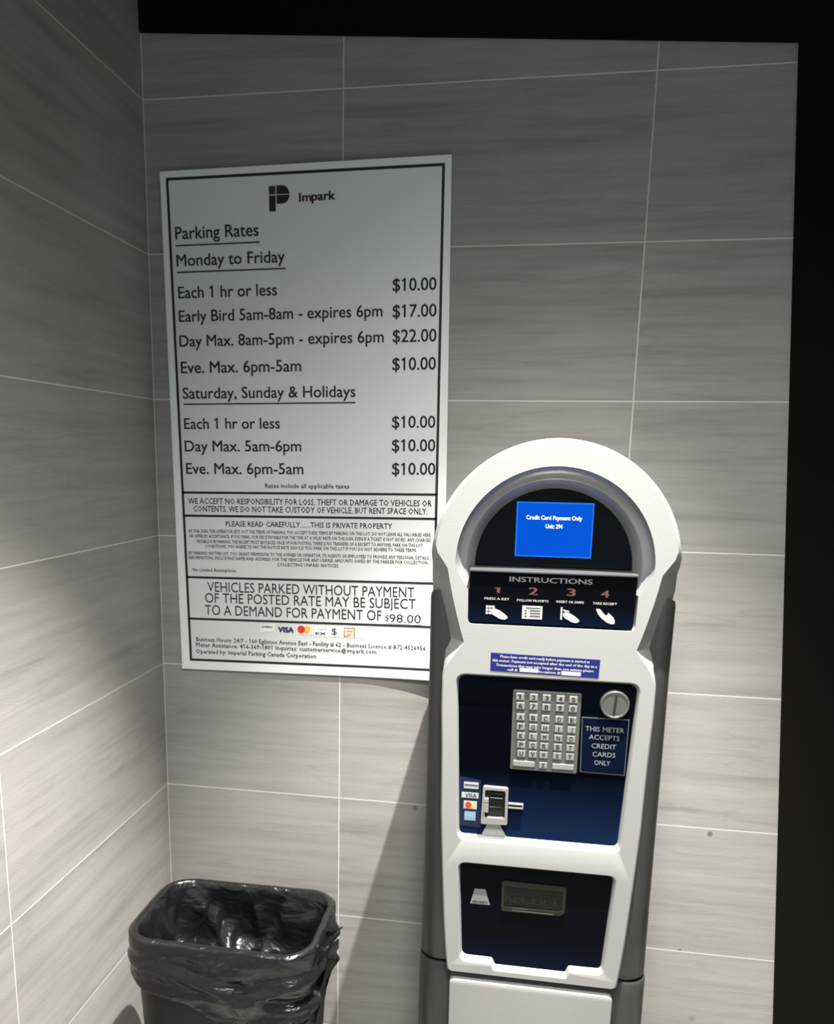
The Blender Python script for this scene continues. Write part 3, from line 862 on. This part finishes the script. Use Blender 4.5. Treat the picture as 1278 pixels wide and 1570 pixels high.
fill(bm, [a, b])
bmesh.ops.recalc_face_normals(bm, faces=bm.faces[:])
rs = part('receipt_flap', bm, M['smoke2'], rp)
bm = bmesh.new()
slab(bm, ii, -.2898, -.288)
part('flap_window', bm, M['smoke'], rp)
bm = bmesh.new()
text(bm, 'RECEIPT', -.0560, .0470, .6875, .0215, -.2903, 0, res=2)
part('flap_lettering', bm, mat('faint_grey_ink', (0.018, 0.017, 0.015), 0.5, spec=0.1), rp)
bm = bmesh.new()
rect(bm, -.0420, .0380, .6720, .6738, -.2936, 0); rect(bm, -.0420, -.0120, .6775, .6790, -.2936, 0)
part('flap_lip', bm, M['steel'], rp)

# ------------------------------------------------------------------ trash bin and its liner
BX, BY = 0.298, -0.372
def rrect(hx, hy, r, n=64):
    """n points round a rounded rectangle, counter-clockwise from the middle of the +x side"""
    segs = []
    P = []
    cs = [(hx - r, hy - r, 0), (-hx + r, hy - r, 90), (-hx + r, -hy + r, 180), (hx - r, -hy + r, 270)]
    for cx_, cy_, a0 in cs:
        for k in range(13):
            a = math.radians(a0 + 90 * k / 12)
            P.append((cx_ + r * math.cos(a), cy_ + r * math.sin(a)))
    P.append(P[0])
    L = [0]
    for p, q in zip(P, P[1:]): L.append(L[-1] + math.dist(p, q))
    out = []; i = 0
    for k in range(n):
        d = L[-1] * k / n
        while L[i + 1] < d: i += 1
        t = (d - L[i]) / max(1e-9, L[i + 1] - L[i])
        out.append((P[i][0] * (1 - t) + P[i + 1][0] * t, P[i][1] * (1 - t) + P[i + 1][1] * t))
    return out
ZR = 0.645
HX, HY, RC = 0.180, 0.122, 0.060
bm = bmesh.new()
lp = []
for z_, k_ in ((0.0, .80), (0.004, .805), (0.30, .885), (0.58, .965), (0.60, .985), (ZR, 1.0), (ZR, .975), (0.60, .955), (0.02, .785)):
    lp.append([(x, y, z_) for x, y in rrect(HX * k_, HY * k_, RC * k_)])
rw = loft(bm, lp)
bm.faces.new(rw[0]); bm.faces.new(rw[-1])
bmesh.ops.recalc_face_normals(bm, faces=bm.faces[:])
tb = finish('trash_bin', bm, M['bin'], None, True)
tb.location = (BX, BY, 0)
tb['label'] = 'tall black rectangular trash bin standing in the tiled corner'; tb['category'] = 'trash bin'

liner = empty('bin_liner', (BX, BY, 0.0), 'shiny black plastic bag lining the trash bin, folded over its rim', 'garbage bag')
bm = bmesh.new()
NT_ = 220
def ns(x, y, z): return noise.noise(Vector((x, y, z)))
def ring_pts(k_in, n=NT_): return rrect(HX + k_in, HY + k_in, max(.012, RC + k_in), n)
rowsL = []
# outside, from the hem up to the rim
NO = 34
for j in range(NO + 1):
    t = j / NO
    pts = ring_pts(0.004)
    row = []
    for i, (x, y) in enumerate(pts):
        ang = math.atan2(y, x)
        # hem hangs lowest at the front right, short at the back and left
        fr = max(0.0, -math.sin(ang)); rt = max(0.0, math.cos(ang))
        s_ = (x / HX + 1) / 2
        hem = 0.075 + fr * (0.020 + 0.085 * s_) + rt * 0.05 + 0.012 * ns(ang * 2.3, 3.1, 0)
        z = ZR - hem * (1 - t)
        dep = ZR - z
        sc_ = 1 - .12 * dep
        nx, ny = x / math.hypot(x, y), y / math.hypot(x, y)
        # horizontal gathered folds that sag across the front
        sag = 0.030 * math.sin(math.pi * s_) + .028 * s_
        q = (dep - sag * dep / .1)
        w = 0.0060 * (1 - 2 * abs(math.sin(q * 75 + 1.6 * ns(x * 9, y * 9, 4))))  + 0.006 * ns(x * 7 + 5, y * 7, z * 55) + 0.004 * ns(x * 14, y * 14, z * 90 + 9)
        amp = min(1.0, (dep / .045) ** 1.5) * (0.34 + 0.75 * fr * (.4 + s_) + .7 * rt)
        out = 0.003 + amp * (0.004 + w)
        if t < .08: out *= t / .08 * .7 + .3
        row.append((x * sc_ + nx * out, y * sc_ + ny * out, z + .002 * ns(x * 20, y * 20, z * 20)))
    rowsL.append(row)
# over the rim
for k in range(1, 7):
    a = math.pi * k / 6
    off = 0.004 * math.cos(a) - 0.006 * (1 - math.cos(a)) / 2
    pts = ring_pts(off)
    rowsL.append([(x + .002 * ns(x * 30, y * 30, 1), y, ZR + .004 * math.sin(a) + .0025 * ns(x * 16, y * 16, 2.5)) for x, y in pts])
# inside, slumping down to a loose floor
NI = 46
for j in range(1, NI + 1):
    t = j / NI
    dep = 0.24 * t
    ins = -0.013 - 0.045 * t ** 1.5
    pts = ring_pts(ins)
    row = []
    for i, (x, y) in enumerate(pts):
        ang = math.atan2(y / HY, x / HX)
        nx, ny = x / math.hypot(x, y), y / math.hypot(x, y)
        d_ = min(1, t * 4)
        # long pleats running down and inwards from the rim
        w = 0.030 * ns(ang * 1.6 + dep * 5.0, dep * 2.5, 7.7) + 0.020 * (0.5 - abs(ns(ang * 2.6 - dep * 7, dep * 2, 1.3)) * 2)
        pl = abs(math.sin(ang * 4.0 + dep * 7 + 1.5 * ns(ang, dep * 4, 3)))
        w += 0.017 * (pl - .6)
        w -= 0.016 * math.exp(-((t - .55) / .06) ** 2) * max(0, math.sin(ang))
        w = min(w, 0.003 + .02 * t)
        row.append((x + nx * w * d_, y + ny * w * d_, ZR - dep + .010 * d_ * ns(ang * 2, dep * 9, 5)))
    rowsL.append(row)
last = rowsL[-1]
for k in range(1, 9):
    f_ = 1 - k / 9
    rowsL.append([(x * f_, y * f_, z - .015 * math.sin(k / 9 * 1.5) + .016 * ns(x * f_ * 14, y * f_ * 14, 8)) for x, y, z in last])
rw = loft(bm, rowsL)
bm.faces.new(rw[-1])
bmesh.ops.recalc_face_normals(bm, faces=bm.faces[:])
lb = finish('liner_bag', bm, M['bag'], liner, True, (0, 0, 0), 70)
# gathered twist of spare plastic at the right side, with two loose tails
def ribbon(name, pts, widths, wdir):
    b_ = bmesh.new(); top, bot = [], []
    loops = []
    for p, w in zip(pts, widths):
        p = Vector(p); d = Vector(wdir).normalized() * w; nrm = Vector((.3, -.9, .2)) * w * .35
        loops.append([p + d, p + nrm, p - d, p - nrm])
    r = loft(b_, loops)
    b_.faces.new(r[0]); b_.faces.new(r[-1])
    bmesh.ops.recalc_face_normals(b_, faces=b_.faces[:])
    return finish(name, b_, M['bag'], liner, True, (0, 0, 0), 60)
ribbon('loose_tail', [(.186, .000, .628), (.197, -.004, .632), (.208, -.004, .640), (.216, -.002, .647)], [.006, .004, .0045, .002], (.2, 0, 1))
ribbon('loose_tail', [(.184, -.030, .585), (.196, -.030, .603), (.206, -.028, .620), (.2135, -.026, .636)], [.008, .010, .009, .001], (1, .2, -.3))
ribbon('gathered_twist', [(.178, -.085, .515), (.186, -.070, .540), (.191, -.052, .563), (.194, -.036, .580), (.198, -.028, .592), (.193, -.020, .604), (.184, -.012, .612)],
       [.006, .009, .007, .010, .013, .009, .004], (1, -.4, .3))
